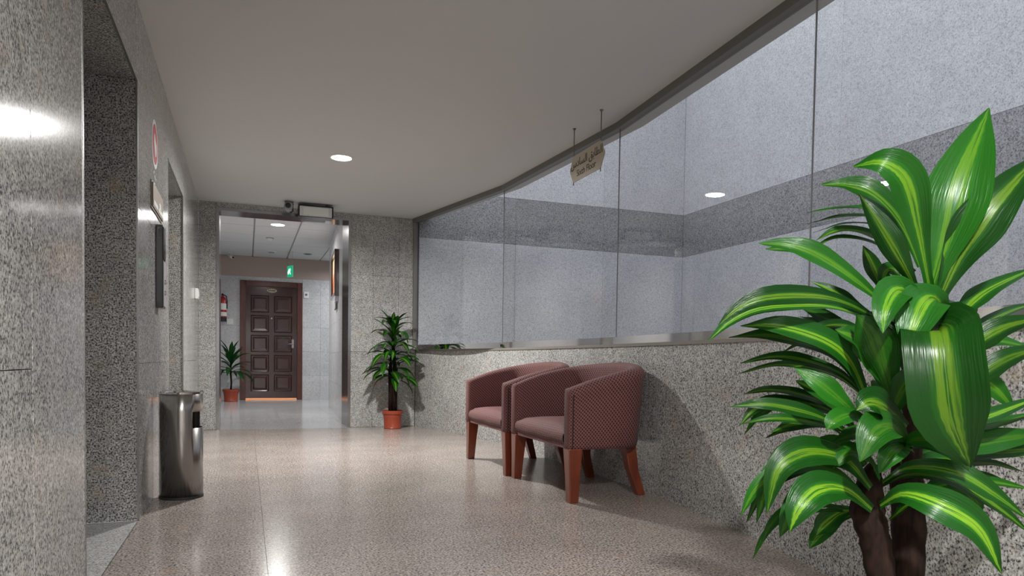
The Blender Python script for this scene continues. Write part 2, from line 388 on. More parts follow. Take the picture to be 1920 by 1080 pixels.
# back wall with the portal
PX0, PX1, PZ = -.262, 1.045, 2.262
core = [((XL, YB+.015, 0), (PX0-.03, YP, ZC+.3)), ((PX1+.03, YB+.015, 0), (1.795, YP, ZC+.3)), ((PX0-.03, YB+.015, PZ+.03), (PX1+.03, 8.2, ZC+.3))]
wb = struct(boxes('wall_back', core, 'grout'))
for a, b, zs in ((XL, PX0-.03, (0, .76, 1.516, ZC)), (PX1+.03, 1.316, (0, .835, 1.683, ZC)), (1.316, 1.601, (0, .835, 1.683, ZC)), (1.601, 1.795, (0, .835, 1.683, ZC))):
    for k in range(3): panel_y(wb, YB, a, b, zs[k], zs[k+1])
for a, b in ((PX0-.03, .39), (.39, PX1+.03)): panel_y(wb, YB, a, b, PZ+.03, ZC)
tr = struct(boxes('trim_1', [((PX0-.03, YB-.006, 0), (PX0, YP+.01, PZ+.03))], 'portal_steel'))
box('portal_jamb', (PX1, YB-.006, 0), (PX1+.03, YP+.01, PZ+.03), 'portal_steel', tr)
box('portal_head', (PX0, YB-.006, PZ), (PX1, 8.21, PZ+.03), 'portal_steel', tr)

# rear wall behind the camera
wr = struct(box('wall_rear', (XL-.4, -3.0, -.1), (.7, -3.2, ZC), 'grout'))
for a, b in ((XL, -.1), (-.1, .42)):
    for k in range(3): panel_y(wr, -2.99, a, b, zz[k], zz[k+1], s=-1)

# curved parapet
v, f = [], []
n = len(PI)
PIc = offset(PI, .015)
for (x, y), (xo, yo) in zip(PIc, PO): v += [(x, y, -.1), (x, y, ZSILL), (xo, yo, ZSILL), (xo, yo, -3.2)]
for i in range(n-1):
    for k in range(4): f.append((i*4+k, i*4+(k+1) % 4, (i+1)*4+(k+1) % 4, (i+1)*4+k))
f += [(0, 1, 2, 3), ((n-1)*4, (n-1)*4+3, (n-1)*4+2, (n-1)*4+1)]
wp = struct(mesh('wall_parapet', v, f, 'grout'))
arc = [0]
for i in range(n-1): arc.append(arc[-1]+math.dist(PI[i], PI[i+1]))
def onarc(s):
    for i in range(n-1):
        if arc[i+1] >= s: t = (s-arc[i])/(arc[i+1]-arc[i]); return (PI[i][0]+t*(PI[i+1][0]-PI[i][0]), PI[i][1]+t*(PI[i+1][1]-PI[i][1]))
    return PI[-1]
NP = int(arc[-1]/.62); wpan = arc[-1]/NP
for q in range(NP):
    pts = [onarc(q*wpan+.001+(wpan-.002)*k/3) for k in range(4)]; out = offset(pts, .02)
    prism('granite_panel', pts+out[::-1], 0.0, ZSILL-.002, 'granite', wp)
si, so = offset(PI, -.008), offset(PI, .31)
v, f = [], []
for (x, y), (xo, yo) in zip(si, so): v += [(x, y, ZSILL-.006), (x, y, ZSILL+.012), (xo, yo, ZSILL+.012), (xo, yo, ZSILL-.006)]
for i in range(n-1):
    for k in range(4): f.append((i*4+k, i*4+(k+1) % 4, (i+1)*4+(k+1) % 4, (i+1)*4+k))
f += [(0, 1, 2, 3), ((n-1)*4, (n-1)*4+3, (n-1)*4+2, (n-1)*4+1)]
mesh('parapet_sill', v, f, simple('grey_sill_stone', (.22, .20, .17), .3), wp)

# glazing on the parapet
def rail(name, path, half, z0, z1, m, parent):
    a, b = offset(path, -half), offset(path, half); v, f = [], []
    for (x, y), (xo, yo) in zip(a, b): v += [(x, y, z0), (x, y, z1), (xo, yo, z1), (xo, yo, z0)]
    for i in range(len(path)-1):
        for k in range(4): f.append((i*4+k, i*4+(k+1) % 4, (i+1)*4+(k+1) % 4, (i+1)*4+k))
    e = (len(path)-1)*4; f += [(0, 1, 2, 3), (e, e+3, e+2, e+1)]
    o = mesh(name, v, f, m, parent)
    bm = bmesh.new(); bm.from_mesh(o.data); bmesh.ops.recalc_face_normals(bm, faces=bm.faces); bm.to_mesh(o.data); bm.free()
    return o
ZR = ZSILL+.012
w1 = struct(rail('window_1', GL, .022, ZR, ZR+.052, 'mirror_steel', None))
rail('top_rail', GL, .028, ZC-.045, ZC, 'dark_steel', w1)
box('end_post', (1.762, YB-.03, ZR), (1.805, YB, ZC-.045), 'dark_steel', w1)
for i in range(len(GL)-1):
    a, b = Vector(GL[i]), Vector(GL[i+1]); t = (b-a).normalized(); nn = Vector((-t.y, t.x))*.005
    a2, b2 = a+t*.002, b-t*.002
    prism('pane', [(a2-nn)[:], (b2-nn)[:], (b2+nn)[:], (a2+nn)[:]], ZR+.05, ZC-.043, 'glass', w1)
    if i: prism('pane_seal', [(a-t*.002-nn*.7)[:], (a+t*.002-nn*.7)[:], (a+t*.002+nn*.7)[:], (a-t*.002+nn*.7)[:]], ZR+.05, ZC-.043, 'grey_plastic', w1)

# lobby ceiling (slab runs a little past the glass)
cp = [(XL-.45, YB+.1), (XL-.45, -3.1), (.55, -3.1)]+GO[::-1][1:-1]+[(1.95, YB), (1.6, YB+.1)]
ce = struct(prism('ceiling', cp, ZC, ZC+.28, 'plaster'))

# ------------------------------------------------------------------ atrium behind the glass
ZB1, ZB2, ZT = 2.143, 2.687, 5.2
wa = struct(box('wall_atrium_back', (1.80, YB+.02, -3.2), (XA, YB+.2, ZT), 'grout'))
for z0, z1, m in ((-3.2, -.5, 'granite_pale'), (-.5, ZB1, 'granite_pale'), (ZB1, ZB2, 'granite_band'), (ZB2, ZT, 'granite_pale')):
    for k in range(3): panel_y(wa, YB, 1.83+k*(XA-1.83)/3, 1.83+(k+1)*(XA-1.83)/3, z0, z1, m, .03)
war = struct(box('wall_atrium_right', (XA+.02, -5, -3.2), (XA+.2, YB+.2, ZT), 'grout'))
for z0, z1, m in ((-3.2, -.5, 'granite_pale'), (-.5, ZB1, 'granite_pale'), (ZB1, ZB2, 'granite_band'), (ZB2, ZT, 'granite_pale')):
    for k in range(5): panel_x(war, XA, -5+k*(YB+5)/5, -5+(k+1)*(YB+5)/5, z0, z1, m, .03, -1)
struct(box('wall_atrium_front', (-.6, -5.2, -3.2), (XA+.2, -5, ZT), 'granite_pale'))
struct(box('floor_atrium', (-.6, -5.2, -3.4), (XA+.2, YB+.2, -3.2), 'granite_floor'))

# ------------------------------------------------------------------ corridor beyond the portal
fc = struct(box('floor_corridor', (-.80, YB+.001, -.12), (3.2, YC+.05, -.003), 'grout'))
yy = [YB+.002, 8.5, 9.3, 10.1, 10.9, 11.7, 12.5, YC]
xx = [-.80, -.262, .39, 1.045, 1.7, 2.4, 3.2]
for i in range(len(xx)-1):
    for j in range(len(yy)-1):
        if j == 0 and not 1 <= i <= 2: continue
        box('floor_tile', (xx[i]+.001, yy[j]+.001, -.02), (xx[i+1]-.001, yy[j+1]-.001, 0), 'tile_floor', fc)
cc = struct(box('ceiling_corridor', (-.80, 8.2, ZCC+.012), (3.2, YC+.05, ZCC+.1), 'grid'))
gx = [-.80, -.481, .102, .685, 1.268, 1.85, 2.43, 3.2]; gy = [8.2, 8.85, 9.61, 10.37, 11.13, 11.90, 12.68, YC]
for i in range(len(gx)-1):
    for j in range(len(gy)-1):
        box('ceiling_panel', (gx[i]+.010, gy[j]+.010, ZCC), (gx[i+1]-.010, gy[j+1]-.010, ZCC+.015), 'ceil_tile', cc, .002)
DX0, DX1, DZ = at(450, 600, 1, YC).x, at(567, 600, 1, YC).x, 2.13
core = [((-.80, YC+.015, 0), (DX0+.02, YC+.2, ZCC+.02)), ((DX1-.02, YC+.015, 0), (3.2, YC+.2, ZCC+.02)), ((DX0+.02, YC+.015, DZ-.02), (DX1-.02, YC+.2, ZCC+.02))]
wc = struct(boxes('wall_corridor_back', core, 'grout'))
tz = [0, .44, .88, 1.32, 1.76, 2.20]
def wtile(x0, x1, z0, z1): box('wall_tile', (x0+.001, YC, z0+.001), (x1-.001, YC+.016, z1-.001), 'tile_wall', wc)
for k in range(5):
    z0, z1 = tz[k], tz[k+1]
    wtile(-.80, -.45, z0, z1); wtile(-.45, DX0, z0, z1); wtile(DX1, 1.28, z0, z1)
    for a in (1.28, 1.76, 2.24, 2.72): wtile(a, a+.48, z0, z1)
wtile(DX0, DX1, DZ, 2.20)
box('upper_wall_band', (-.80, YC-.002, 2.20), (3.2, YC+.016, ZCC), 'paint_beige', wc)
wcl = struct(box('wall_corridor_left', (-.80, YP, 0), (-.90, YC+.05, ZCC+.02), 'tile_wall'))
# right corridor wall, slightly splayed, then the corner of a side passage
RA, RB = Vector((1.062, YP)), Vector((1.235, 11.6)); rt = (RB-RA).normalized(); rn = Vector((rt.y, -rt.x))
wcr = struct(prism('wall_corridor_right', [(RA+rn*.018)[:], (RB+rn*.018)[:], (3.2, 11.62), (3.2, 11.5), (1.5, 11.45), (1.5, YP)], 0, ZCC+.02, 'grout'))
Lr = (RB-RA).length
for k in range(4):
    for z0, z1 in ((0, .42), (.42, .84), (.84, 1.26), (1.26, 1.68), (1.68, 2.10), (2.10, ZCC)):
        a, b = RA+rt*(Lr*k/4+.001), RA+rt*(Lr*(k+1)/4-.001)
        prism('wall_tile', [a[:], b[:], (b+rn*.017)[:], (a+rn*.017)[:]], z0+.001, z1-.001, 'tile_wall', wcr)
struct(box('wall_passage_end', (3.2, 11.5, 0), (3.3, YC+.05, ZCC+.02), 'tile_wall'))

# ------------------------------------------------------------------ panelled wooden door
FW = .095
d1 = struct(boxes('door_1', [((DX0, YC-.03, 0), (DX0+FW, YC+.10, DZ)), ((DX1-FW, YC-.03, 0), (DX1, YC+.10, DZ)), ((DX0+FW, YC-.03, DZ-FW), (DX1-FW, YC+.10, DZ))], 'frame_wood', bev=.006))
ix0, ix1, iz = DX0+FW, DX1-FW, DZ-FW
leaf = box('door_leaf', (ix0-.001, YC+.02, .028), (ix1+.001, YC+.06, iz+.001), 'door_wood', d1)
st = .085; cw = (ix1-ix0-3*st)/2; rows = 5; rh = (iz-.15-.16-4*.05)/rows
for r in range(rows):
    for c in range(2):
        x0 = ix0+st+c*(cw+st); z0 = .15+r*(rh+.05); x1, z1 = x0+cw, z0+rh; y = YC+.02
        vs = []
        for ins, dy in ((0, 0), (.008, -.012), (.022, .004), (.065, -.016)):
            vs += [(x0+ins, y+dy, z0+ins), (x1-ins, y+dy, z0+ins), (x1-ins, y+dy, z1-ins), (x0+ins, y+dy, z1-ins)]
        fs = [(4*k+i, 4*k+(i+1) % 4, 4*k+4+(i+1) % 4, 4*k+4+i) for k in range(3) for i in range(4)]+[(12, 13, 14, 15)]
        mesh('raised_panel', vs, fs, 'door_wood', leaf)
hx, hz = at(549, 645, 1, YC).x, at(549, 645, 1, YC).z
hp = box('handle_plate', (hx-.022, YC+.022, hz-.075), (hx+.022, YC+.006, hz+.085), 'steel', leaf, .004)
tube('door_handle', [(hx, YC+.01, hz), (hx, YC-.035, hz), (hx-.02, YC-.045, hz), (hx-.11, YC-.045, hz-.004)], .009, 'steel', leaf)
pl = lathe('door_number_plate', [(.001, 0), (.045, 0), (.045, .006), (.04, .008), (.001, .008)], 'beige_plate', leaf, n=28, axis='Y')
px = at(510, 545, 1, YC); pl.scale = (1.9, -1, .75); pl.location = (px.x, YC+.020, px.z)
for k, dx in enumerate((-.05, -.02, .008, .03, .052)): box('plate_mark', (px.x+dx-.009, YC+.012, px.z-.012), (px.x+dx+.008, YC+.0108, px.z+.012), 'ink', leaf)
lathe('peephole', [(.001, 0), (.012, 0), (.012, -.006), (.001, -.006)], 'steel', leaf, ((ix0+ix1)/2, YC+.02, 1.47), 14, 'Y')
# lit room behind the door, its light leaks through the gap at the bottom
rb = struct(boxes('wall_room_beyond', [((DX0-.6, YC+2.0, 0), (DX1+.6, YC+2.1, 2.5)), ((DX0-.6, YC+.2, 0), (DX0-.5, YC+2, 2.5)), ((DX1+.5, YC+.2, 0), (DX1+.6, YC+2, 2.5)), ((DX0-.6, YC+.2, 2.4), (DX1+.6, YC+2, 2.5))], 'plain'))
struct(box('floor_room_beyond', (DX0-.6, YC+.05, -.06), (DX1+.6, YC+2.1, 0), simple('orange_wood_floor', (.6, .28, .12), .3)))
rl = thing('ceiling_lamp', 'warm ceiling lamp inside the room behind the wooden door', 'lamp', ((ix0+ix1)/2, YC+.9, 2.4))
lathe('lamp_shade', [(.12, 0), (.12, -.03), (.09, -.05), (.001, -.055)], 'lamp', rl)
la = bpy.data.lights.new('room_lamp', 'POINT'); la.energy = 60; la.color = (1, .62, .35); la.shadow_soft_size = .08
lo = link(bpy.data.objects.new('lamp_light', la), rl); lo.location = (0, 0, -.15)

# ------------------------------------------------------------------ downlights
def downlight(loc, watts, label, rad=.075, col=(1, .985, .965), cat='lamp', group=None, lit=True):
    t = thing('downlight', label, cat, loc, 0, group)
    lathe('trim_ring', [(rad, .004), (rad+.018, .004), (rad+.018, -.004), (rad+.006, -.008), (rad, -.004)], 'white_plastic', t, n=36, ring=True)
    lathe('diffuser', [(.001, .002), (rad, .002), (rad, -.003), (.001, -.003)], 'lamp', t, n=36)
    L = bpy.data.lights.new('downlight_glow', 'AREA'); L.shape = 'DISK'; L.size = rad*2; L.energy = watts; L.color = col; L.spread = math.radians(165)
    o = link(bpy.data.objects.new('lamp_light', L), t); o.location = (0, 0, -.010)
    return t
p = at(640, 295, 2, ZC); downlight((p.x, p.y, ZC), LOBBY_W, 'lit round downlight in the lobby ceiling between lifts and chairs')
downlight((.40, -.35, ZC), REAR_W*1.25, 'lit round downlight in the lobby ceiling between the large striped plant and the rear wall')
downlight((.05, -2.2, ZC), REAR_W*.8, 'lit round downlight in the lobby ceiling close to the rear granite wall')
p = at(521, 421, 2, ZCC); downlight((p.x, p.y, ZCC), CORR_W, 'lit round downlight in the tiled corridor ceiling before the wooden door', .085, (1, .985, .96))
downlight((2.1, 12.5, ZCC), CORR_W*.8, 'lit round downlight in the side passage ceiling', .085, (.95, .97, 1))
def disc(px, py, r, label, cat, name):
    p = at(px, py, 2, ZCC); t = thing(name, label, cat, (p.x, p.y, ZCC)); return t
t = disc(577, 476, .07, 'dark round speaker grille in the corridor ceiling above the green exit sign', 'speaker', 'ceiling_speaker')
lathe('rim', [(.05, .002), (.072, .002), (.068, -.010), (.05, -.008)], 'grey_plastic', t, ring=True); lathe('grille', [(.001, .001), (.05, .001), (.05, -.006), (.001, -.006)], 'black', t)
t = disc(509, 472, .07, 'grey round air valve in the corridor ceiling in front of the door', 'vent', 'ceiling_vent')
lathe('rim', [(.055, .002), (.075, .002), (.07, -.012), (.055, -.01)], 'white_plastic', t, ring=True); lathe('valve', [(.001, -.004), (.045, -.006), (.05, -.018), (.001, -.024)], 'grey_plastic', t)
t = disc(506, 446, .06, 'round smoke detector on the corridor ceiling behind the lit downlight', 'smoke detector', 'smoke_detector')
lathe('base', [(.055, .001), (.055, -.012), (.001, -.012)], 'grey_plastic', t); lathe('sensor_head', [(.04, -.012), (.034, -.035), (.001, -.04)], 'white_plastic', t)

# ------------------------------------------------------------------ upholstered tub chairs
def make_chair(label):
    t = thing('tub_chair', label, 'chair', (0, 0, 0), 0, 'tub chairs along the parapet')
    th = .042
    plan = [(.255, -.40), (.12, -.402), (-.02, -.395), (-.13, -.355), (-.20, -.24), (-.225, -.09)]
    plan = plan+[(-.228, 0)]+[(x, -y) for x, y in plan[::-1]]
    NS = 56; path = catmull([(x, y, 0) for x, y in plan], NS)
    v, f, uv = [], [], []; s = 0
    # profile: (side: -1 inner .. +1 outer, fraction of height, kind)
    prof = [(-.8, 0), (-1, .3), (-1, .8), (-.98, .93), (-.8, .98), (-.4, 1.0), (.1, 1.0), (.6, .985), (.95, .95), (1.15, .90), (1.02, .84), (1, .7), (1, .35), (.98, .06), (.85, 0)]
    K = len(prof); plen = [0]
    for k in range(1, K): plen.append(plen[-1]+math.hypot((prof[k][0]-prof[k-1][0])*th, (prof[k][1]-prof[k-1][1])*.42))
    rings = []
    for i in range(NS+1):
        p = path[i]; a = path[max(i-1, 0)]; b = path[min(i+1, NS)]; tg = (b-a).normalized(); out = Vector((tg.y, -tg.x, 0))
        if out.dot(Vector((p.x-.25, p.y, 0))) < 0: out = -out
        if i: s += (path[i]-path[i-1]).length
        u = abs(i/NS*2-1)                     # 1 at arm fronts, 0 mid back
        top = .755-.14*(u**2.3)
        lean = .032*(1-u**3)
        ring = []
        for k, (w, h) in enumerate(prof):
            z = .285+h*(top-.285)
            q = p+out*(w*th+lean*h); ring.append(Vector((q.x, q.y, z)))
        rings.append((ring, s))
    def cap(ring, s, dx, sc, ds):
        c = sum(ring, Vector())/K
        c = Vector((c.x, c.y, (ring[0].z+ring[5].z)/2)); r2 = []
        for q in ring:
            d = q-c; r2.append(Vector((c.x+d.x+dx, c.y+d.y*sc, c.z+d.z*(1-(1-sc)*.16))))
        return (r2, s+ds)
    first, last = rings[0], rings[-1]
    full = [cap(first[0], first[1], .026, .55, -.05), cap(first[0], first[1], .018, .86, -.02)]+rings+[cap(last[0], last[1], .018, .86, .02), cap(last[0], last[1], .026, .55, .05)]
    for ring, ss in full:
        for k, q in enumerate(ring): v.append(q); uv.append((ss, plen[k]))
    R = len(full)
    for i in range(R-1):
        for k in range(K): f.append((i*K+k, i*K+(k+1) % K, (i+1)*K+(k+1) % K, (i+1)*K+k))
    f.append(tuple(range(K))); f.append(tuple(range((R-1)*K, R*K))[::-1])
    sh = mesh('back_and_arms', v, f, 'fabric', t, True, uv)
    bm = bmesh.new(); bm.from_mesh(sh.data); bmesh.ops.recalc_face_normals(bm, faces=bm.faces); bm.to_mesh(sh.data); bm.free()
    for sg in (-1, 1):
        # welt seam on the front edge of each arm, outer side
        ring = rings[0][0] if sg < 0 else rings[-1][0]
        tube('arm_welt', [ring[k] for k in range(9, K)], .004, 'fabric', sh, 6)
    # seat: crowned cushion with a rolled front
    nx, ny = 14, 16; v, f, uv = [], [], []
    for i in range(nx+1):
        for j in range(ny+1):
            a = i/nx; b = j/ny*2-1
            x = -.19+a*.455; y = b*(.362 if x > -.02 else .362-(.02+.0-x)*.55)
            z = .395+.022*(1-b**4)*(1-(2*a-1)**4)
            if a > .9: z -= .02*((a-.9)/.1)**2
            v.append((x, y, z)); uv.append((y, x))
    for i in range(nx):
        for j in range(ny): f.append((i*(ny+1)+j, (i+1)*(ny+1)+j, (i+1)*(ny+1)+j+1, i*(ny+1)+j+1))
    # front roll
    o = len(v); prev = [nx*(ny+1)+j for j in range(ny+1)]
    for q, (dx, dz) in enumerate(((.012, -.018), (.014, -.042), (.004, -.062), (-.012, -.066))):
        row = []
        for j in range(ny+1):
            bx = v[nx*(ny+1)+j]; sag = .006*math.sin(j*.9+q); row.append(len(v)); v.append((bx[0]+dx, bx[1], bx[2]+dz+sag*.6)); uv.append((bx[1], bx[0]-dz))
        for j in range(ny): f.append((prev[j], row[j], row[j+1], prev[j+1]))
        prev = row
    st = mesh('seat', v, f, 'fabric', t, True, uv)
    bx = [(-.19, -.30, .285), (.262, -.372, .285), (.262, .372, .285), (-.19, .30, .285), (-.19, -.30, .36), (.262, -.372, .35), (.262, .372, .35), (-.19, .30, .36)]
    mesh('seat_rail', bx, [(0, 3, 2, 1), (4, 5, 6, 7), (0, 1, 5, 4), (1, 2, 6, 5), (2, 3, 7, 6), (3, 0, 4, 7)], 'fabric', t, False, [(p[1], p[0]+p[2]) for p in bx])
    for sx in (1, -1):
        for sy in (1, -1):
            if sx > 0: tp, bt, r0, r1 = Vector((.235, .400*sy, .29)), Vector((.242, .418*sy, 0)), .040, .026
            else: tp, bt, r0, r1 = Vector((-.165, .285*sy, .29)), Vector((-.235, .312*sy, 0)), .036, .024
            vs = []
            for u in (0, .5, 1):
                c = bt.lerp(tp, u); r = r1+(r0-r1)*u**1.3
                if sx < 0 and u == .5: c.x += .012
                for ax, ay in ((-1, -1), (1, -1), (1, 1), (-1, 1)): vs.append((c.x+ax*r, c.y+ay*r, c.z))
            fs = [(0, 3, 2, 1), (8, 9, 10, 11)]+[(4*k+i, 4*k+(i+1) % 4, 4*k+4+(i+1) % 4, 4*k+4+i) for k in range(2) for i in range(4)]
            lg = mesh('leg', vs, fs, 'leg_wood', t)
            bv = lg.modifiers.new('soft_edges', 'BEVEL'); bv.width = .004; bv.segments = 2
    return t
c1 = make_chair('maroon checked tub chair with its free side towards the large striped plant')
c1.location = (1.878, 3.825, 0); c1.rotation_euler = (0, 0, math.pi)
c2 = copy_tree(c1); c2['label'] = 'maroon checked tub chair standing nearer the doorway plant, beside the other'
c2.location = (1.858, 4.765, 0); c2.rotation_euler = (0, 0, math.pi)

# ------------------------------------------------------------------ litter bin
bc = (-.325, 4.15); BR, BH = .108, .565
bn = thing('litter_bin', 'brushed steel cylinder bin with ashtray top beside the lift', 'bin', (bc[0], bc[1], 0))
va = math.atan2(-bc[1], -bc[0]); N = 72
o0, o1, zo0, zo1 = math.radians(31), math.radians(118), .375, .462
v, f = [], []; zs = [.012, zo0, zo1, BH]
for z in zs:
    for k in range(N): a = va+2*math.pi*k/N; v.append((BR*math.cos(a), BR*math.sin(a), z))
for i in range(3):
    for k in range(N):
        a = 2*math.pi*(k+.5)/N
        if i == 1 and o0 < a < o1: continue
        f.append((i*N+k, i*N+(k+1) % N, (i+1)*N+(k+1) % N, (i+1)*N+k))
body = mesh('body', v, f, M['bin_steel'], bn, True)
sm = body.modifiers.new('sheet', 'SOLIDIFY'); sm.thickness = .003; sm.offset = -1
k0, k1 = int(o0/(2*math.pi)*N), int(o1/(2*math.pi)*N)+1
lathe('inner_liner', [(BR-.012, .02), (BR-.012, .36), (BR-.02, .36), (BR-.02, .03)], 'black', bn, n=40, ring=True)
lathe('base_ring', [(BR+.002, 0), (BR+.002, .014), (BR-.01, .014), (BR-.01, 0)], 'rubber', bn, n=48, ring=True)
rm = lathe('ashtray', [(BR-.004, BH-.012), (BR+.003, BH-.01), (BR+.004, BH), (BR-.003, BH+.004), (BR-.010, BH), (BR-.016, BH-.02), (.001, BH-.022)], 'mirror_steel', bn, n=48)

# ------------------------------------------------------------------ plants
def wid(t):
    if t < .55: u = t/.55; return .24+.76*(u*u*(3-2*u))
    u = (t-.55)/.45; return max(.02, 1-u**1.7)
def leaf_geo(pts, ws, hint, fold=.25, wav=.03, n=14, seed=0, wf=None):
    """pts: spine, ws: half width in metres, hint: vector the upper face should look to"""
    P = catmull(pts, n); v, f, uv = [], [], []; U = (-1, -.5, 0, .5, 1)
    for i, p in enumerate(P):
        t = i/n; tg = (P[min(i+1, n)]-P[max(i-1, 0)]).normalized()
        h = hint(t, p) if callable(hint) else hint
        nr = h-tg*h.dot(tg)
        if nr.length < 1e-4: nr = Vector((0, 0, 1))
        nr.normalize(); sd = tg.cross(nr)
        w = ws*(wf or wid)(t)
        for u in U:
            wv = wav*ws*math.sin(t*17+seed+u*1.3)*abs(u)
            v.append(p+sd*(u*w)+nr*(abs(u)**1.4*w*fold+wv)); uv.append(((u+1)/2, t))
    for i in range(n):
        for k in range(4): f.append((i*5+k, i*5+k+1, (i+1)*5+k+1, (i+1)*5+k))
    return v, f, uv
# leaf shapes shared by the smaller plants: local x outwards, z up
def leaf_mesh(name, L, w, arch, m):
    pts = []
    a = 0; p = Vector((0, 0, 0))
    for k in range(6):
        pts.append(p.copy()); p = p+Vector((math.cos(a), 0, math.sin(a)))*L/5; a -= arch/5
    v, f, uv = leaf_geo(pts, w, Vector((.15, 0, 1)), .28, .05, 10)
    me = bpy.data.meshes.new(name); me.from_pydata([tuple(q) for q in v], [], f); me.update(); me.materials.append(M[m])
    ul = me.uv_layers.new(name='UVMap')
    for l in me.loops: ul.data[l.index].uv = uv[l.vertex_index]
    for q in me.polygons: q.use_smooth = True
    return me
def put_leaf(me, parent, loc, az, el, roll=0, sc=1):
    o = bpy.data.objects.new('leaf', me); link(o, parent)
    o.location = loc; o.rotation_euler = (roll, -el, az); o.scale = (sc,)*3
    return o
def pot(parent, r, h, z=0):
    lathe('pot', [(r*.80, 0), (r*.84, .012), (r*.80, .02), (r*.86, h*.55), (r*.93, h*.82), (r, h*.82), (r*1.02, h), (r*.93, h), (r*.90, h*.86), (.001, h*.84)], 'terracotta', parent, n=36)
    lathe('soil', [(r*.91, h*.84), (r*.91, h*.90), (.001, h*.93)], 'soil', parent, n=24)

# --- big plant in the foreground: leaves traced in depth around its stems
D0 = 1.45
bpos = atd(1690, 1000, D0)
bp_ = thing('dracaena_plant', 'large artificial dracaena with yellow striped leaves by the curved parapet', 'plant', (bpos.x, bpos.y, 0))
loc = Vector((bpos.x, bpos.y, 0))
def L3(px, py, off): return atd(px, py, D0+off)-loc
pot(bp_, .125, .20)
def stem(pts, ws, base):
    P = [Vector((base[0], base[1], .17))]+[L3(x, y, o) for x, y, o in pts]
    C = catmull(P, 24); rr = []
    W0 = [ws[0]]+list(ws)
    for i in range(25):
        t = i/24*(len(W0)-1); k = min(int(t), len(W0)-2); rr.append((W0[k]+(t-k)*(W0[k+1]-W0[k]))*D0/FPX*(1+.06*math.sin(i*2.3)))
    return tube('stem', C, rr, 'trunk', bp_, 14)
stem([(1652, 1080, -.01), (1640, 1010, -.01), (1626, 955, -.01), (1632, 900, 0), (1640, 870, 0)], [26, 27, 31, 22, 10], (-.032, -.02))
stem([(1698, 1080, .03), (1704, 1010, .03), (1702, 940, .03), (1700, 850, .02), (1722, 740, .02), (1745, 640, .02), (1762, 575, .02), (1758, 510, .02), (1748, 470, .02)], [31, 30, 30, 26, 24, 17, 14, 13, 9], (.03, .03))
UP = Vector((0, 0, 1))
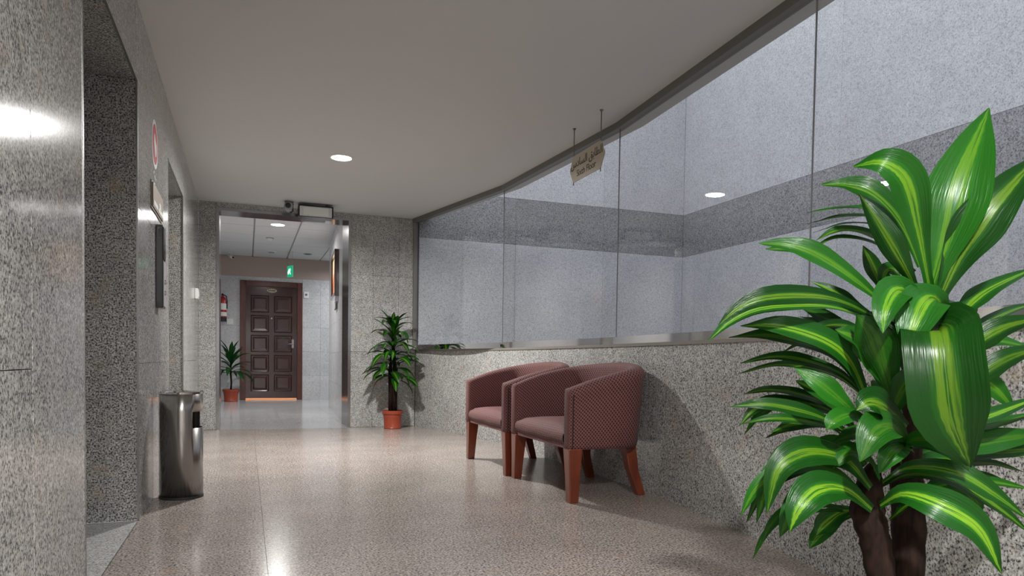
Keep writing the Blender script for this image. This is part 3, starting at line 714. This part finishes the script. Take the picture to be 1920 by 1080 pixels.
BL = [  # spine pixels with depth offsets (base to tip), full width in px, how much the face looks to the viewer
 ([(1745,545,0),(1775,440,-.02),(1805,330,-.02),(1855,202,.02)],100,1.0),
 ([(1742,535,-.03),(1722,430,-.07),(1700,340,-.10),(1655,305,-.10),(1600,312,-.06)],66,.75),
 ([(1725,500,0),(1690,420,0),(1640,365,0),(1590,347,.02),(1540,346,.04)],40,.6),
 ([(1722,550,-.05),(1690,490,-.07),(1655,430,-.07),(1610,362,-.05)],46,-1.0),
 ([(1705,450,.06),(1660,402,.10),(1590,390,.14),(1512,399,.17)],20,.3),
 ([(1705,460,.04),(1650,415,.08),(1590,404,.1),(1526,416,.12)],16,.3),
 ([(1715,510,.02),(1650,450,.03),(1580,431,.05),(1527,452,.06)],22,.45),
 ([(1762,560,-.01),(1805,470,-.03),(1860,390,-.05),(1950,290,-.04)],84,.95),
 ([(1755,520,.05),(1800,430,.08),(1860,360,.1),(1935,292,.12)],28,.7),
 ([(1665,575,-.02),(1610,530,-.03),(1540,482,-.03),(1480,460,-.02),(1422,456,0)],36,.7),
 ([(1650,600,-.04),(1590,570,-.06),(1530,556,-.08),(1440,558,-.10),(1385,578,-.1),(1346,611,-.1)],32,.75),
 ([(1660,610,.05),(1600,570,.09),(1560,545,.12),(1518,527,.14)],20,.5),
 ([(1650,700,0),(1595,640,.02),(1545,597,.03),(1490,570,.04)],32,.6),
 ([(1632,765,-.03),(1595,680,-.05),(1545,638,-.06),(1460,612,-.06),(1388,611,-.04)],42,.7),
 ([(1625,660,.08),(1570,640,.1),(1520,632,.12),(1482,645,.14)],22,.5),
 ([(1620,740,.01),(1575,700,.02),(1510,676,.03),(1450,669,.04),(1388,681,.05)],20,.6),
 ([(1612,785,-.04),(1575,750,-.05),(1535,718,-.05),(1490,690,-.03)],40,.8),
 ([(1600,790,.02),(1560,762,.04),(1500,740,.05),(1440,731,.06),(1392,740,.07)],20,.5),
 ([(1590,815,-.03),(1545,785,-.05),(1490,768,-.06),(1430,758,-.06),(1365,763,-.05)],24,.7),
 ([(1600,800,.05),(1545,765,.08),(1455,752,.1),(1415,768,.1),(1386,799,.1)],22,.6),
 ([(1600,815,.02),(1550,793,.05),(1490,795,.07),(1445,811,.09)],24,.6),
 ([(1680,770,-.06),(1655,680,-.09),(1635,630,-.10),(1605,590,-.08)],84,-1.0),
 ([(1725,600,-.04),(1705,555,-.08),(1680,545,-.11),(1660,580,-.14),(1655,625,-.15)],46,.9),
 ([(1768,600,-.03),(1755,562,-.07),(1735,565,-.11),(1712,612,-.13),(1700,660,-.13)],60,.9),
 ([(1752,640,-.04),(1760,624,-.11),(1764,626,-.17),(1772,700,-.20),(1784,790,-.20),(1818,876,-.18)],116,1.0),
 ([(1665,795,-.06),(1685,745,-.09),(1710,708,-.12),(1740,685,-.14)],46,.95),
 ([(1768,625,.02),(1810,580,.03),(1855,543,.04),(1945,500,.06)],30,.7),
 ([(1770,660,.05),(1830,620,.07),(1885,588,.09),(1950,565,.12)],22,.5),
 ([(1760,690,0),(1825,648,-.02),(1880,615,-.03),(1965,592,-.03)],42,-.7),
 ([(1765,700,.12),(1815,665,.12),(1865,640,.10),(1945,655,.08)],24,.6),
 ([(1740,760,.0),(1820,715,-.02),(1890,672,-.03),(1965,648,-.02)],38,-.7),
 ([(1745,720,.06),(1810,705,.09),(1860,725,.11),(1902,768,.12)],34,.8),
 ([(1735,810,.02),(1825,790,.02),(1880,772,.03),(1955,742,.04)],26,.6),
 ([(1725,850,.04),(1790,838,.05),(1870,826,.06),(1965,812,.08)],42,.75),
 ([(1720,880,.06),(1790,872,.09),(1860,870,.12),(1930,888,.14)],20,.5),
 ([(1680,845,-.06),(1715,824,-.11),(1765,832,-.15),(1818,884,-.17)],34,.8),
 ([(1655,905,-.05),(1705,877,-.10),(1790,885,-.14),(1865,928,-.16),(1925,972,-.16)],38,.7),
 ([(1650,948,-.05),(1695,926,-.11),(1765,948,-.16),(1835,992,-.18),(1878,1076,-.18)],66,.9),
 ([(1715,940,.08),(1765,915,.12),(1810,920,.14),(1842,962,.15)],44,.9),
 ([(1715,925,.03),(1790,905,.06),(1850,903,.08),(1935,917,.1)],24,.6),
 ([(1668,975,-.04),(1692,955,-.07),(1722,935,-.1)],18,.6),
 ([(1632,915,-.04),(1585,862,-.07),(1515,848,-.10),(1460,880,-.12),(1437,963,-.12)],46,.85),
 ([(1625,935,-.02),(1565,885,-.04),(1495,874,-.06),(1425,908,-.07),(1388,968,-.06)],28,.7),
 ([(1635,955,-.05),(1585,918,-.10),(1535,918,-.14),(1500,950,-.16),(1480,997,-.16)],52,.9),
 ([(1610,955,.0),(1545,948,.0),(1480,955,.0),(1445,985,.0),(1425,1028,.0)],16,.6),
 ([(1612,955,.04),(1575,962,.06),(1545,985,.07),(1530,1004,.07)],40,.85),
 ([(1622,870,.06),(1580,838,.09),(1540,850,.11),(1505,922,.12)],44,.8),
 ([(1705,830,-.08),(1672,800,-.13),(1640,812,-.16),(1612,866,-.17)],54,.85),
 ([(1640,800,-.06),(1600,778,-.09),(1565,790,-.11),(1550,806,-.11)],30,.7),
 ([(1700,800,-.07),(1660,765,-.11),(1630,755,-.13),(1605,770,-.13)],46,.85),
 ([(1712,845,-.06),(1690,838,-.10),(1668,855,-.12),(1648,888,-.12)],34,.85),
 ([(1655,550,.02),(1645,520,.02),(1632,490,.02),(1618,460,.02)],30,.95),
 ([(1655,550,.0),(1658,515,-.01),(1672,505,-.02),(1688,520,-.03)],26,.7),
 ([(1705,550,-.02),(1685,530,-.03),(1660,518,-.03)],16,.5),
 # leaves crowding the heart of the plant
 ([(1690,780,-.02),(1650,700,-.05),(1610,640,-.06),(1565,618,-.05)],56,.5),
 ([(1700,720,-.03),(1690,660,-.07),(1660,610,-.09),(1625,585,-.09)],54,.4),
 ([(1735,700,-.03),(1715,650,-.06),(1700,600,-.07),(1688,565,-.06)],50,-.8),
 ([(1690,870,-.02),(1655,830,-.04),(1610,815,-.05),(1555,832,-.05)],34,.5),
 ([(1700,900,0),(1740,870,.0),(1790,865,.02),(1850,900,.03)],34,.5),
 ([(1740,520,.03),(1715,440,.06),(1680,385,.08),(1628,372,.1)],40,.5),
 ([(1760,540,.03),(1785,470,.06),(1830,420,.08),(1885,432,.1)],38,.5),
 ([(1650,900,-.03),(1625,860,-.06),(1590,850,-.08),(1560,880,-.09)],34,.6),
 ([(1645,640,.0),(1600,615,.0),(1550,612,.0),(1505,632,.0)],24,.5),
 # leaves on the far side of the stems
 ([(1735,660,.05),(1700,610,.12),(1670,590,.19),(1640,610,.25)],44,.4),
 ([(1740,640,.05),(1770,590,.13),(1800,570,.2),(1830,590,.27)],44,.4),
 ([(1720,780,.05),(1690,730,.12),(1665,715,.2),(1640,740,.27)],46,.4),
 ([(1720,790,.05),(1755,740,.12),(1790,725,.2),(1815,760,.27)],46,.4),
 ([(1705,880,.05),(1670,840,.13),(1650,835,.2),(1625,870,.26)],44,.4),
 ([(1710,890,.05),(1750,850,.12),(1785,845,.2),(1815,880,.26)],44,.4),
]
jr = random.Random(11)
for pp_, w_, fc_ in list(BL[4:7])+list(BL[9:21])+list(BL[32:37])+list(BL[41:47]):      # thinner second leaves between the main ones
    dx, dy, dd = jr.uniform(-14, 14), jr.uniform(8, 30), jr.uniform(.03, .09)
    BL.append(([(x+dx*i/len(pp_)*2, y+dy*(.3+i/len(pp_)), min(o+dd, .16)) for i, (x, y, o) in enumerate(pp_)], w_*.8, fc_*.8))
for q, (pp, wpx, face) in enumerate(BL):
    pts = [L3(*c) for c in pp]
    mid = pts[len(pts)//2]+loc; vd = (CAM-mid).normalized()
    if face < 0:      # underside to the viewer
        hint = (-vd+UP*.25)
    else: hint = (vd*face+UP*(1.15-face))
    hint = hint.normalized()
    tg = (pts[-1]-pts[0]).normalized(); nr = (hint-tg*hint.dot(tg)).normalized()
    d = (mid-CAM).dot(_F)
    wm = wpx*d/FPX/2/max(.72, abs(nr.dot(vd)))
    v, f, uv = leaf_geo(pts, wm, hint, .28, .06, 18, q, (lambda t: min(1, .5+t*2.2) if t < .72 else max(.02, 1-((t-.72)/.28)**1.6)) if wpx == 116 else None)
    mesh('leaf', v, f, 'leaf', bp_, True, uv)

# --- dracaena in the back corner
pp = (1.50, 7.69)
sp = thing('dracaena_plant', 'dracaena in a terracotta pot in the corner beside the steel portal', 'plant', (pp[0], pp[1], 0))
pot(sp, .112, .20)
tube('stem', [(-.018, .01, .16), (-.02, .01, .4), (-.03, .0, .62), (-.02, 0, .80)], [.026, .024, .022, .012], 'trunk', sp, 10)
tube('stem', [(.02, -.01, .16), (.022, -.01, .42), (.02, 0, .7), (0, 0, .95), (-.005, 0, 1.12)], [.028, .025, .02, .014, .008], 'trunk', sp, 10)
LM = [leaf_mesh('dracaena_leaf', .35, .042, a, 'leaf') for a in (.7, 1.2, 1.8, 2.3)]
rnd = random.Random(3)
for (bx, bz, nl, e0, e1, sc) in ((-.005, 1.08, 9, 1.35, .75, .85), (-.003, 1.00, 8, 1.0, .45, .95), (.0, .90, 8, .85, .3, 1.0), (-.02, .80, 8, .75, .2, 1.0), (.015, .70, 8, .6, .1, 1.0), (-.025, .62, 8, .5, .0, 1.0), (.02, .55, 7, .4, -.1, .95)):
    a0 = rnd.random()*6
    for k in range(nl+3):
        az = a0+k*2.4+rnd.uniform(-.2, .2); el = e0+(e1-e0)*rnd.random()
        s = sc*rnd.uniform(.85, 1.1)
        if math.sin(az) > .25: s *= .62; el += .35           # shorter against the wall
        put_leaf(LM[min(3, int(rnd.random()*2.2)+(0 if el > .9 else 1))], sp, (bx, 0, bz+rnd.uniform(-.03, .03)), az, el, rnd.uniform(-.25, .25), s)

# --- plant by the corridor door
cpos = at(434, 747, 1, 13.0)
pl2 = thing('potted_palm', 'potted palm with plain green leaves beside the panelled door', 'plant', (cpos.x-.01, 13.02, 0))
pot(pl2, .135, .21)
tube('stem', [(0, 0, .17), (.008, 0, .32), (-.004, 0, .5), (0, 0, .72)], [.017, .015, .016, .010], 'trunk', pl2, 10)
LM2 = [leaf_mesh('palm_leaf', .54, .052, a, 'leaf_plain') for a in (.6, 1.1, 1.7)]
for k in range(32):
    h = k/31; az = k*2.4+.4; el = .25+1.05*h+rnd.uniform(-.12, .12)
    s = rnd.uniform(.8, 1.05)*(.95-.15*h)
    if math.sin(az) > .4: s *= .75
    put_leaf(LM2[0 if h > .6 else (1 if h > .25 else 2)], pl2, (0, 0, .46+.26*h), az, el, rnd.uniform(-.2, .2), s)

# ------------------------------------------------------------------ hanging floor sign
def text(name, body, size, m, parent, loc, rot, ext=.0006, font=None):
    cu = bpy.data.curves.new(name, 'FONT'); cu.body = body; cu.size = size; cu.align_x = 'CENTER'; cu.align_y = 'CENTER'; cu.extrude = ext
    o = bpy.data.objects.new(name, cu); COL.objects.link(o)
    dg = bpy.context.evaluated_depsgraph_get(); me = bpy.data.meshes.new_from_object(o.evaluated_get(dg))
    bpy.data.objects.remove(o, do_unlink=True); me.materials.clear(); me.materials.append(M[m])
    t = link(bpy.data.objects.new(name, me), parent); t.location = loc; t.rotation_euler = rot; return t
sa, sb = at(1083, 242, 2, ZC), at(1124, 205, 2, ZC)
sx = 2.09
sy0, sy1 = sb.y, sa.y
hs = thing('hanging_sign', 'beige pointed-end floor sign hanging on two rods before the glass', 'sign', (sx, (sy0+sy1)/2, ZC))
hl = (sy1-sy0)/2; zt, zb = -.19, -.365; tip = .055
hexa = [(-hl-tip, (zt+zb)/2), (-hl, zb), (hl, zb), (hl+tip, (zt+zb)/2), (hl, zt), (-hl, zt)]
v = [(-.004, y, z) for y, z in hexa]+[(.004, y, z) for y, z in hexa]
pl = mesh('sign_plate', v, [(0, 1, 2, 3, 4, 5), (11, 10, 9, 8, 7, 6)]+[(i, 6+i, 6+(i+1) % 6, (i+1) % 6) for i in range(6)], 'beige_plate', hs)
for y in (-hl, hl):
    tube('rod', [(0, y, 0), (0, y, zb-.02)], .0035, 'dark_steel', hs, 8); lathe('rod_cap', [(.011, 0), (.011, -.006), (.004, -.012), (.001, -.012)], 'dark_steel', hs, (0, y, 0), 12)
rot = (math.pi/2, 0, -math.pi/2)
ar = '\uFEB1\uFEA9\uFE8E\uFEB4\uFEDF\uFE8D \uFED6\uFE91\uFE8E\uFEC4\uFEDF\uFE8D'
text('sign_lettering', ar, .075, 'ink', pl, (-.0048, 0, zt-.058), rot)
text('sign_lettering', 'Sixth Floor', .062, 'ink', pl, (-.0048, 0, zb+.045), rot)

# ------------------------------------------------------------------ things on the left wall
def on_left(px, py): return at(px, py, 0, XL)
# round red sticker
a, b = on_left(290, 226), on_left(290, 316)
rz = (a.z-b.z)/2; cy_, cz_ = (a.y+b.y)/2, (a.z+b.z)/2
sk = thing('round_sticker', 'round red sticker with white rim above the brown lift sign', 'sign', (XL, cy_, cz_))
lathe('sticker_rim', [(.001, 0), (rz, 0), (rz, .0015), (.001, .0015)], 'sticker_white', sk, n=40, axis='X')
lathe('sticker_disc', [(.001, .001), (rz*.82, .001), (rz*.82, .0025), (.001, .0025)], 'red', sk, n=40, axis='X')
def flat_x(name, poly, m, parent, x0, x1):      # outline in (y, z) extruded along x
    n = len(poly); v = [(x0, y, z) for y, z in poly]+[(x1, y, z) for y, z in poly]
    o = mesh(name, v, [tuple(range(n)), tuple(range(2*n-1, n-1, -1))]+[(i, n+i, n+(i+1) % n, (i+1) % n) for i in range(n)], m, parent)
    bm = bmesh.new(); bm.from_mesh(o.data); bmesh.ops.recalc_face_normals(bm, faces=bm.faces); bm.to_mesh(o.data); bm.free(); return o
flat_x('white_hand_mark', [(-.35*rz, .35*rz), (-.15*rz, .38*rz), (.1*rz, .18*rz), (.42*rz, .05*rz), (.45*rz, -.12*rz), (.3*rz, -.45*rz), (.05*rz, -.5*rz), (-.2*rz, -.25*rz), (-.38*rz, 0)], 'sticker_white', sk, .002, .0035)
# white script under the sticker
for k, (dy, dz, w, h) in enumerate(((-.045, -.03, .035, .02), (-.005, -.045, .03, .03), (.035, -.05, .03, .018), (-.02, -.085, .05, .018), (.03, -.095, .04, .03))):
    flat_x('white_script', [(dy-w/2, -rz+dz), (dy, -rz+dz-h*.5), (dy+w/2, -rz+dz+h*.1), (dy+w*.3, -rz+dz+h*.5), (dy, -rz+dz+h*.15), (dy-w*.3, -rz+dz+h*.4)], 'sticker_white', sk, 0, .0015)
# brown lift sign
a, b = on_left(282, 334), on_left(302, 415)
b2 = on_left(282, 388)
zt_, zb_ = a.z-.004, b2.z
ls = thing('lift_sign', 'brown rectangular plate with white marks above the black call panel', 'sign', (XL, (a.y+b.y)/2, (zt_+zb_)/2))
hw, hh = (b.y-a.y)/2, (zt_-zb_)/2
box('plate_back', (0, -hw, -hh), (.006, hw, hh), 'dark_steel', ls, .001); box('plate_face', (.006, -hw+.01, -hh+.01), (.012, hw-.01, hh-.01), 'brown_plate', ls, .001)
flat_x('hand_mark', [(.02, -.005), (.06, .012), (.10, .005), (.12, -.02), (.09, -.03), (.05, -.022)], 'sticker_white', ls, .012, .0135)
for y0, y1 in ((-hw+.03, -.03), (.0, hw-.04)): box('white_lettering', (.012, y0, -hh+.022), (.0135, y1, -hh+.048), 'sticker_white', ls, .0004)
# lift call panel
a, b = on_left(291, 414), on_left(300, 580)
cpn = thing('call_panel', 'tall black lift call panel on the granite pier between the lifts', 'panel', (XL, (on_left(288, 500).y+on_left(299, 500).y)/2+.02, 1.25))
box('housing', (0, -.06, -.235), (.035, .06, .215), 'black', cpn, .003); box('faceplate', (.035, -.055, -.225), (.039, .055, .02), 'grey_plastic', cpn, .001)
box('display', (.035, -.05, .03), (.038, .05, .205), simple('display_glass', (.02, .02, .022), .08), cpn, .001)
for z in (-.09, -.15): lathe('call_button', [(.001, .039), (.014, .039), (.013, .044), (.001, .045)], 'steel', cpn, (0, 0, z), 20, 'X')
# white wall switch beyond the second lift
a = on_left(366, 551)
sw = thing('wall_switch', 'white switch box on the granite past the second lift opening', 'switch', (XL, a.y, a.z))
box('switch_box', (0, -.06, -.05), (.03, .06, .05), 'white_plastic', sw, .004); box('rocker', (.03, -.03, -.03), (.035, .03, .03), 'white_plastic', sw, .002)

# ------------------------------------------------------------------ emergency light and camera above the portal
ey = 7.60
a, b = at(560, 385, 1, ey-.1), at(626, 404, 1, ey-.1)
em = thing('emergency_light', 'grey framed rectangular emergency light under the ceiling above the portal', 'light', ((a.x+b.x)/2, ey, ZC))
hw = (b.x-a.x)/2
zt2, zb2 = at(592, 386, 1, ey-.1).z-ZC+.012, at(592, 406, 1, ey-.1).z-ZC
box('housing', (-hw, -.06, zb2), (hw, .10, zt2), 'black', em, .004)
box('mount', (-.10, 0, zt2-.005), (.10, .08, 0), 'grey_plastic', em)
box('wall_bracket', (-hw+.05, .09, zb2+.02), (hw-.05, YB-ey, zt2-.02), 'dark_steel', em)
df = box('diffuser', (-hw+.012, -.075, zb2+.006), (hw-.016, -.058, zt2-.016), 'plain', em, .004)
box('clear_lens', (-hw+.045, -.080, zb2+.016), (hw-.05, -.074, zt2-.024), 'sticker_white', df, .002)
p = at(541, 386, 1, ey-.05)
sc_ = thing('security_camera', 'small black-lensed security camera next to the emergency light', 'camera', (p.x, ey-.02, ZC))
box('mount_plate', (-.035, -.02, -.012), (.05, .04, 0), 'dark_steel', sc_, .002)
zc_ = p.z-ZC
lathe('camera_body', [(.001, .06), (.040, .055), (.044, 0), (.044, -.05), (.036, -.06), (.001, -.06)], 'grey_plastic', sc_, (0, 0, zc_-.005), 24, 'Y')
lathe('camera_lens', [(.001, -.059), (.028, -.059), (.026, -.068), (.001, -.07)], 'black', sc_, (-.006, 0, zc_), 20, 'Y')
tube('cable', [(.0, .04, zc_-.03), (.03, .03, zc_-.055), (.046, .045, zc_-.035), (.05, .06, -.005)], .005, 'black', sc_, 8)

# ------------------------------------------------------------------ corridor fittings
p = at(544, 509, 1, 12.6)
ex = thing('exit_sign', 'small green lit exit sign hanging from the corridor ceiling', 'sign', (p.x, 12.6, p.z), math.radians(-66))
box('sign_box', (-.085, -.014, -.095), (.085, .014, .095), 'exit', ex, .004)
for s_ in (-1, 1):
    v = [(x, s_*.0150, z) for x, z in ((-.06, -.01), (-.01, .05), (.02, .02), (.03, .055), (.05, .03), (.03, -.01), (.055, -.05), (.03, -.055), (.0, -.02), (-.03, -.055), (-.055, -.04))]
    v2 = [(x, y+s_*.001, z) for x, y, z in v]; n = len(v)
    mesh('running_figure_mark', v+v2, [tuple(range(n)), tuple(range(2*n-1, n-1, -1))]+[(i, n+i, n+(i+1) % n, (i+1) % n) for i in range(n)], 'exit_white', ex)
for x in (-.08, .08): tube('hanger', [(x, 0, .08), (x, 0, ZCC-p.z)], .003, 'grey_plastic', ex, 8)
p = at(432, 484, 1, 13.2)
bc_ = thing('bullet_camera', 'white bullet camera on the corridor ceiling above the potted palm', 'camera', (p.x, 13.2, ZCC))
box('mount', (-.03, -.03, -.012), (.03, .03, 0), 'white_plastic', bc_, .002); tube('bracket', [(0, 0, -.01), (0, 0, -.05)], .01, 'white_plastic', bc_)
tube('camera_body', [(-.03, .04, -.045), (.04, -.06, -.085)], .026, 'white_plastic', bc_, 14); tube('camera_lens', [(.041, -.061, -.0855), (.046, -.068, -.088)], .018, 'black', bc_, 12)
p = at(573, 553, 1, YC)
ks = thing('card_switch', 'white card switch with dark button on the tiles beside the door frame', 'switch', (p.x+.01, YC, p.z))
box('switch_plate', (-.045, -.012, -.06), (.045, 0, .06), 'white_plastic', ks, .003); box('button', (-.018, -.018, -.015), (.018, -.011, .02), 'dark_steel', ks, .002)
p = at(420, 603, 1, YC); ez = p.z
fe = thing('fire_extinguisher', 'red fire extinguisher with white label hung on the corridor tiles', 'extinguisher', (p.x-.02, YC-.09, ez))
lathe('cylinder', [(.001, 0), (.06, .0), (.066, .02), (.066, .36), (.05, .41), (.02, .43), (.02, .45), (.001, .45)], 'ext_red', fe, n=28)
lathe('base_band', [(.0675, -.004), (.0675, .07), (.001, .07)], 'black', fe, n=28); lathe('label', [(.0672, .20), (.0672, .31)], 'sticker_white', fe, n=28); lathe('label', [(.0672, .09), (.0672, .16)], 'sticker_white', fe, n=28)
box('valve', (-.02, -.02, .45), (.02, .02, .475), 'black', fe, .003); box('handle', (-.012, -.07, .47), (.012, .03, .482), 'black', fe, .003)
tube('hose', [(.02, 0, .46), (.06, -.03, .44), (.075, -.03, .36), (.072, -.02, .22)], .009, 'black', fe, 8)
box('bracket', (-.02, .055, .25), (.02, .09, .33), 'dark_steel', fe)
p = at(431, 603, 1, YC)
wsn = thing('wall_plate', 'small white square plate between the extinguisher and the door frame', 'sign', (p.x, YC, p.z)); box('plate', (-.05, -.008, -.05), (.05, 0, .05), 'white_plastic', wsn, .002); box('inset', (-.04, -.0095, -.04), (.04, -.007, .04), 'sticker_white', wsn, .001)
# picture on the right corridor wall
ang = math.atan2(rt.y, rt.x)-math.pi/2
q = RA+rt*1.30
pc = thing('framed_picture', 'red framed abstract print in a deep frame on the right corridor wall', 'picture', (q.x, q.y, 1.86), ang)
hw, hh, dp = .42, .30, .055
boxes('picture_frame', [((-dp, -hw, -hh), (0, -hw+.05, hh)), ((-dp, hw-.05, -hh), (0, hw, hh)), ((-dp, -hw+.05, hh-.05), (0, hw-.05, hh)), ((-dp, -hw+.05, -hh), (0, hw-.05, -hh+.05))], 'door_wood', pc)
box('print', (-.03, -hw+.05, -hh+.05), (-.002, hw-.05, hh-.05), 'art', pc); box('picture_edge', (-dp+.01, hw-.001, -hh+.002), (-.002, hw+.004, hh-.002), 'canvas_red', pc)
bs = thing('black_plate', 'small black plate below the framed picture on the corridor wall', 'sign', (q.x-.005, q.y, 1.46), ang)
box('plate', (-.02, -.18, -.05), (.006, .10, .05), 'black', bs, .002); box('plate_face', (-.022, -.17, -.04), (-.019, .09, .04), 'grey_plastic', bs, .001)
